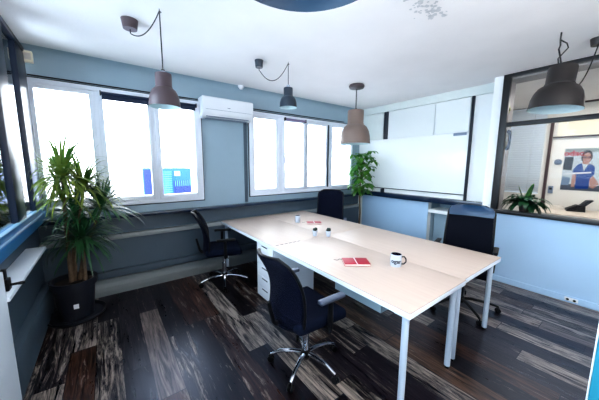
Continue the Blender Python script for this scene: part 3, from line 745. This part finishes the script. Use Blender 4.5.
MB().lathe([(0, 0), (.10, 0), (.11, -.02), (.10, -.045), (.04, -.06), (0, -.06)], 32).build('ceiling_canopy', M['mauve'], t)
cn = MB(); z = -.055
k = 0
while z > 2.345-H:
    a = Vector((.006, 0, 0)) if k % 2 else Vector((0, .006, 0))
    cn.tube([Vector((0, 0, z))+a, Vector((0, 0, z-.022))+a], .0035, 6).tube([Vector((0, 0, z))-a, Vector((0, 0, z-.022))-a], .0035, 6); z -= .018; k += 1
cn.build('chain', M['cord'], t)
t = lamp_at(-1.2, -3.21, 'large charcoal pendant lamp tilted on a swagged chain in front of the partition glass')
Tl = Matrix.Rotation(math.radians(5), 4, Vector((.6, .8, 0)))
s_ = pendant_shade(.185, .355, M['charcoal'], t, tilt=Tl); s_.location = (.0, -.04, 2.385-H)
MB().tube([(0, 0, 0), (0, 0, -.06), (.02, 0, -.10), (-.018, .0, -.14), (-.03, -.02, -.22), (-.01, -.03, -.285)], .006, 8).build('chain', M['cord'], t)
MB().tube([(0, 0, -.06), (.05, -.035, -.085), (.065, -.045, -.12), (.03, -.02, -.17), (.0, -.0, -.21), (.012, -.01, -.29)], .005, 8).build('chain_loop', M['cord'], t)
MB().lathe([(0, 0), (.055, 0), (.045, -.06), (0, -.06)], 24, c=(.40, -.18, 0)).build('ceiling_canopy', M['charcoal'], t)
MB().tube([(.40, -.18, -.06)]+catenary((.40, -.18, -.07), (.15, -.13, -.43), .05)+[(.10, -.09, -.41), (.05, -.07, -.36)], .005, 8).build('swag_cord', M['cord'], t)
# near lamp, cut by the top edge of the photo
t = lamp_at(-3.86, -3.08, 'blue-grey pendant lamp shade close overhead at the top edge of the view', 'pendant_lamp')
s_ = pendant_shade(.30, .41, M['blue_shade'], t, open_in='blue_shade'); s_.location = (0, 0, 2.60-H)
MB().tube([(0, 0, 0), (0, 0, 2.61-H)], .004, 8).build('cord', M['cord'], t)
MB().lathe([(0, 0), (.05, 0), (.045, -.05), (0, -.05)], 24).build('ceiling_canopy', M['slate'], t)
near_lamp = t

# flaking patch on the ceiling
pt = MB(); rnd = random.Random(3)
for k in range(46):
    cx, cy = -2.44+rnd.gauss(0, .10), -2.69+rnd.gauss(0, .045); r0 = rnd.uniform(.005, .022)
    pts = [(cx+r0*rnd.uniform(.5, 1.4)*math.cos(a), cy+r0*rnd.uniform(.5, 1.2)*math.sin(a), H-.001-.0001*k) for a in [2*PI*i/7 for i in range(7)]]
    pt.poly(pts)
struct(pt, 'trim_16', mat('flaked_plaster', (205, 207, 210), .9, noise=.1, nscale=40), smooth=False)

# ------------------------------------------------------------------ plants
def ribbon(t): return (min(1, .5+3*t)*(1-t)**.55) if t < 1 else 0
def rosette(name, c, n, L, w, droop, parent, m, up=1.0, seed=1):
    r = random.Random(seed); mb = MB()
    for k in range(n):
        a = k*2.39996+r.uniform(-.2, .2); e = math.radians(-15+97*r.random()**1.3); l = L*r.uniform(.75, 1.1)
        base = Vector(c)+Vector((math.cos(a)*.012, math.sin(a)*.012, r.uniform(-.05, .03)))
        mb.leaf(base, (math.cos(a)*math.cos(e), math.sin(a)*math.cos(e), math.sin(e)), l, w*r.uniform(.8, 1.2), droop*r.uniform(.7, 1.3), 8, .15, twist=a, wf=ribbon)
    for v in mb.b.verts:
        if v.co.x < -.17: v.co.x = -.17+(v.co.x+.17)*.12
        if v.co.y > .34: v.co.y = .34+(v.co.y-.34)*.1
    return mb.build(name, m, parent, angle=80, recalc=False)
pb = thing('potted_dracaena', 'tall dracaena with spiky drooping leaves in a dark pot in the left window corner', 'potted plant', (-4.755, -.46, 0))
MB().lathe([(0, 0), (.225, 0), (.245, .03), (.235, .035), (.21, .012), (0, .01)], 40).build('saucer', M['pot'], pb)
po_ = MB().lathe([(0, .012), (.135, .012), (.165, .33), (.185, .335), (.188, .40), (.172, .40), (.165, .35), (.155, .345)], 40).build('pot', M['pot'], pb)
MB().box(-.02, .02, -.002, 0, -.022, .022, M=Matrix.Translation((.01, -.151, .16)) @ Matrix.Rotation(-.09, 4, 'X')).build('sticker', M['sticker'], po_)
MB().lathe([(0, .365), (.16, .36), (.16, .34), (0, .34)], 30).build('soil', M['soil'], pb)
heads = [((.0, 0, 1.42), 120, .45, .016, 1.6, 'leaf'), ((.15, .03, 1.30), 90, .42, .015, 1.6, 'leaf'), ((.28, .06, 1.10), 100, .42, .015, 1.35, 'leaf_dark'), ((.10, -.03, .80), 120, .42, .015, 1.8, 'leaf_dark'), ((.06, .05, 1.06), 70, .40, .012, 1.4, 'leaf_dark'), ((-.02, .0, 1.22), 50, .40, .012, 2.4, 'leaf')]
bases = [(-.02, .0), (.0, .02), (.04, .02), (.09, -.03), (.0, .02), (-.02, .0)]
for i, ((c, n_, L_, w_, dr_, mm)) in enumerate(heads):
    if i < 5:
        bx, by = bases[i]
        MB().tube([(bx, by, .345), (bx+(c[0]-bx)*.25, by+(c[1]-by)*.3, .345+(c[2]-.345)*.4), (bx+(c[0]-bx)*.7, by+(c[1]-by)*.7, .345+(c[2]-.345)*.75), c], [.020, .017, .014, .011], 10).build('cane', M['bark'], pb)
    rosette('leaf_head', c, n_, L_, w_, dr_, pb, M[mm], seed=i+3)

# corner plant
cp = thing('potted_tree', 'leafy green pot plant with a slim trunk standing in the room corner', 'potted plant', (-.41, -.42, 0))
MB().lathe([(0, 0), (.12, 0), (.15, .26), (.16, .26), (.16, .29), (.145, .29), (.14, .25)], 32).build('pot', M['pot'], cp)
MB().lathe([(0, .26), (.138, .26)], 24).build('soil', M['soil'], cp)
MB().tube([(0, 0, .25), (.01, .0, .6), (-.01, .01, 1.0), (.0, 0, 1.35), (.01, 0, 1.6)], [.022, .018, .015, .011, .007], 10).build('trunk', M['bark'], cp)
lf = MB(); r = random.Random(5); tw = MB()
def ovate(t): return math.sin(PI*min(1, t*.98+.02))**.8 if t < 1 else 0
for k in range(40):
    z = .95+.80*(k/40)+r.uniform(-.03, .03); a = k*2.4; rad = r.uniform(.06, .22)*(1.1-.4*abs((z-1.35)/.5))
    c = Vector((math.cos(a)*rad, math.sin(a)*rad-.02, z+.06)); st = Vector((0, 0, min(z-.08, 1.58)))
    tw.tube([st, st.lerp(c, .6)+Vector((0, 0, .03)), c], .003, 5)
    for j in range(6):
        b2 = a+2*PI*j/6+r.uniform(-.3, .3); e = r.uniform(-.5, .35)
        lf.leaf(c, (math.cos(b2), math.sin(b2), e), r.uniform(.13, .19), .034, 1.4, 6, .2, wf=ovate)
for v in lf.b.verts:
    if v.co.x > .36: v.co.x = .36-(v.co.x-.36)*.2
    if v.co.y > .26: v.co.y = .26-(v.co.y-.26)*.2
tw.build('twigs', M['bark'], cp); lf.build('foliage', M['leaf_bright'], cp, angle=80, recalc=False)

# plant on the partition parapet
dp = thing('potted_fern', 'low dark broad-leaved plant with two upright leaves on the partition sill', 'potted plant', (-.09, -2.87, .94))
MB().lathe([(0, 0), (.045, 0), (.06, .09), (.066, .09), (.066, .105), (.056, .105), (.054, .085)], 24).build('pot', mat('dark_terracotta', (52, 36, 32), .7), dp)
MB().lathe([(0, .088), (.054, .088)], 20).build('soil', M['soil'], dp)
lf = MB(); r = random.Random(9)
def broad(t): return (math.sin(PI*min(1, t*.9+.08))**.7) if t < 1 else 0
for k in range(46):
    a = k*2.4; sx, sy = math.cos(a)*.35, math.sin(a); e = r.uniform(.5, 1.1)
    lf.leaf((0, 0, .09), (sx, sy, e), r.uniform(.24, .33), .040, 3.0*r.uniform(.85, 1.15), 9, .15, wf=broad)
for k in range(34):
    a = k*2.4+.7; lf.leaf((0, 0, .09), (math.cos(a)*.35, math.sin(a), r.uniform(.2, .7)), r.uniform(.17, .26), .034, 4.2, 8, .15, wf=broad)
lf.leaf((0, .01, .10), (-.08, .28, 1), .25, .022, .25, 8, .3, wf=broad)
lf.leaf((0, -.01, .10), (-.1, -.22, 1), .28, .040, .3, 8, .3, wf=broad)
for v in lf.b.verts:
    if v.co.z < .012: v.co.z = .012+random.random()*.01
    if v.co.x < -.135: v.co.x = -.135
lf.build('foliage', M['leaf_dark'], dp, angle=80, recalc=False)
up_ = MB().leaf((0, .012, .11), (-.1, .26, 1), .26, .022, .25, 8, .3, wf=broad).leaf((-.004, -.012, .11), (-.12, -.2, 1), .29, .040, .3, 8, .3, wf=broad)
o = up_.build('upright_leaf', M['leaf_bright'], dp, angle=80, recalc=False); o['label'] = 'bright green upright leaves'

# ------------------------------------------------------------------ teal cabinet at the right edge
t = thing('teal_cabinet', 'teal fronted cabinet with pale edge at the right edge of the view', 'cabinet', (-2.9, -3.74, 0))
MB().box(0, .45, -.9, -.004, 0.0, 1.2, .003).build('carcass', M['white_edge'], t)
MB().box(-.022, -.002, -.9, -.010, .0, 1.2, .003).build('door', M['teal'], t)
MB().box(-.022, -.002, -.009, -.004, .0, 1.2, .001).build('edge_strip', M['white_edge'], t)

# ------------------------------------------------------------------ outside
ou = thing('rooftop_unit', 'blue rooftop plant unit with louvres outside the left window', 'rooftop unit', (-3.19, 3.4, 0))
bm1 = mat('unit_blue', (10, 78, 168), .6); bm2 = mat('unit_navy', (6, 32, 92), .6); bm3 = mat('unit_pale', (150, 168, 215), .6); bm4 = mat('unit_cyan', (70, 132, 200), .6)
MB().box(-.52, .57, 0, .6, 0.02, 1.44, .01).build('casing', bm1, ou)
MB().box(-.74, -.52, 0, .6, 0.02, 1.44, .01).build('side_panel', bm3, ou)
MB().box(-.50, -.24, -.02, 0, .5, 1.40, .004).build('door', bm2, ou)
lv = MB(); z = .72
while z < 1.38: lv.box(-.20, .10, -.02, 0, z, z+.03, .002); z += .055
lv.build('louvres', bm4, ou)
MB().box(.14, .55, -.02, 0, .5, 1.12, .004).build('vent_panel', bm2, ou)
lv = MB(); x = .17
while x < .53: lv.box(x, x+.015, -.035, -.02, .98, 1.12); x += .05
lv.build('grille', bm4, ou)
MB().box(.17, .30, -.024, -.003, 1.24, 1.36, .002).build('notice_plate', bm3, ou)
rf = MB().poly([(1.4, 8, 1.35), (4.6, 8, 1.75), (4.6, 8, 2.25), (1.4, 8, 1.6)], (0, 3, 0)).build('distant_roof', mat('pale_roof', (150, 148, 165), .8))
tag(rf, 'faint pale sloping roof seen far outside the right-hand window', 'roof')
struct(MB().box(-60, 60, .31, 80, -.6, -.5), 'ground_outside', mat('pale_ground', (200, 200, 205), .9), smooth=False)

# ------------------------------------------------------------------ light
wd = bpy.data.worlds.new('sky'); scene.world = wd; wd.use_nodes = True
bg = wd.node_tree.nodes['Background']; bg.inputs[0].default_value = (.86, .93, 1.0, 1); bg.inputs[1].default_value = 7
def area(name, loc, rot, sx, sy, power, color=(1, 1, 1), portal=False):
    l = bpy.data.lights.new(name, 'AREA'); l.shape = 'RECTANGLE'; l.size = sx; l.size_y = sy; l.energy = power; l.color = color
    if portal: l.cycles.is_portal = True
    o = bpy.data.objects.new(name, l); COL.objects.link(o); o.location = loc; o.rotation_euler = rot; return o
area('window_portal', (-4.145, .31, 1.71), (PI/2, 0, 0), 1.7, 1.4, 1, portal=True).rotation_euler = (-PI/2, 0, 0)
area('window_portal', (-1.43, .31, 1.70), (-PI/2, 0, 0), 2.35, 1.4, 1, portal=True)
area('window_portal', (-5.21, -1.95, 1.83), (0, -PI/2, 0), 1.7, 3.95, 1, portal=True)
# added fill lights: one aimed up at the ceiling, one for the neighbouring room
area('ceiling_fill', (-3.6, -5.0, 1.9), (PI, 0, 0), 1.6, .7, 90, (1, .96, .93))
area('neighbour_fill', (1.2, -3.2, 2.62), (0, 0, 0), 1.0, 1.6, 21, (1, .97, .93))

# ------------------------------------------------------------------ camera
cam = bpy.data.cameras.new('camera'); co = bpy.data.objects.new('camera', cam); COL.objects.link(co)
Rr = ((0.8028248812116502, -0.5961842559488576, 0.006045086120718063), (0.07546323164786856, 0.1116663048008237, 0.990876348007858), (0.5914199107036894, 0.7950440046505832, -0.13463847849854602))
Mc = Matrix(((Rr[0][0], Rr[1][0], -Rr[2][0], -4.4195), (Rr[0][1], Rr[1][1], -Rr[2][1], -3.8008), (Rr[0][2], Rr[1][2], -Rr[2][2], 1.5419), (0, 0, 0, 1)))
co.matrix_world = Mc
cam.sensor_width = 36; cam.lens = 259.885/599*36; cam.clip_start = .02; cam.clip_end = 500
scene.camera = co
scene.view_settings.view_transform = 'Standard'
scene.view_settings.look = 'Medium High Contrast'
scene.view_settings.exposure = .55
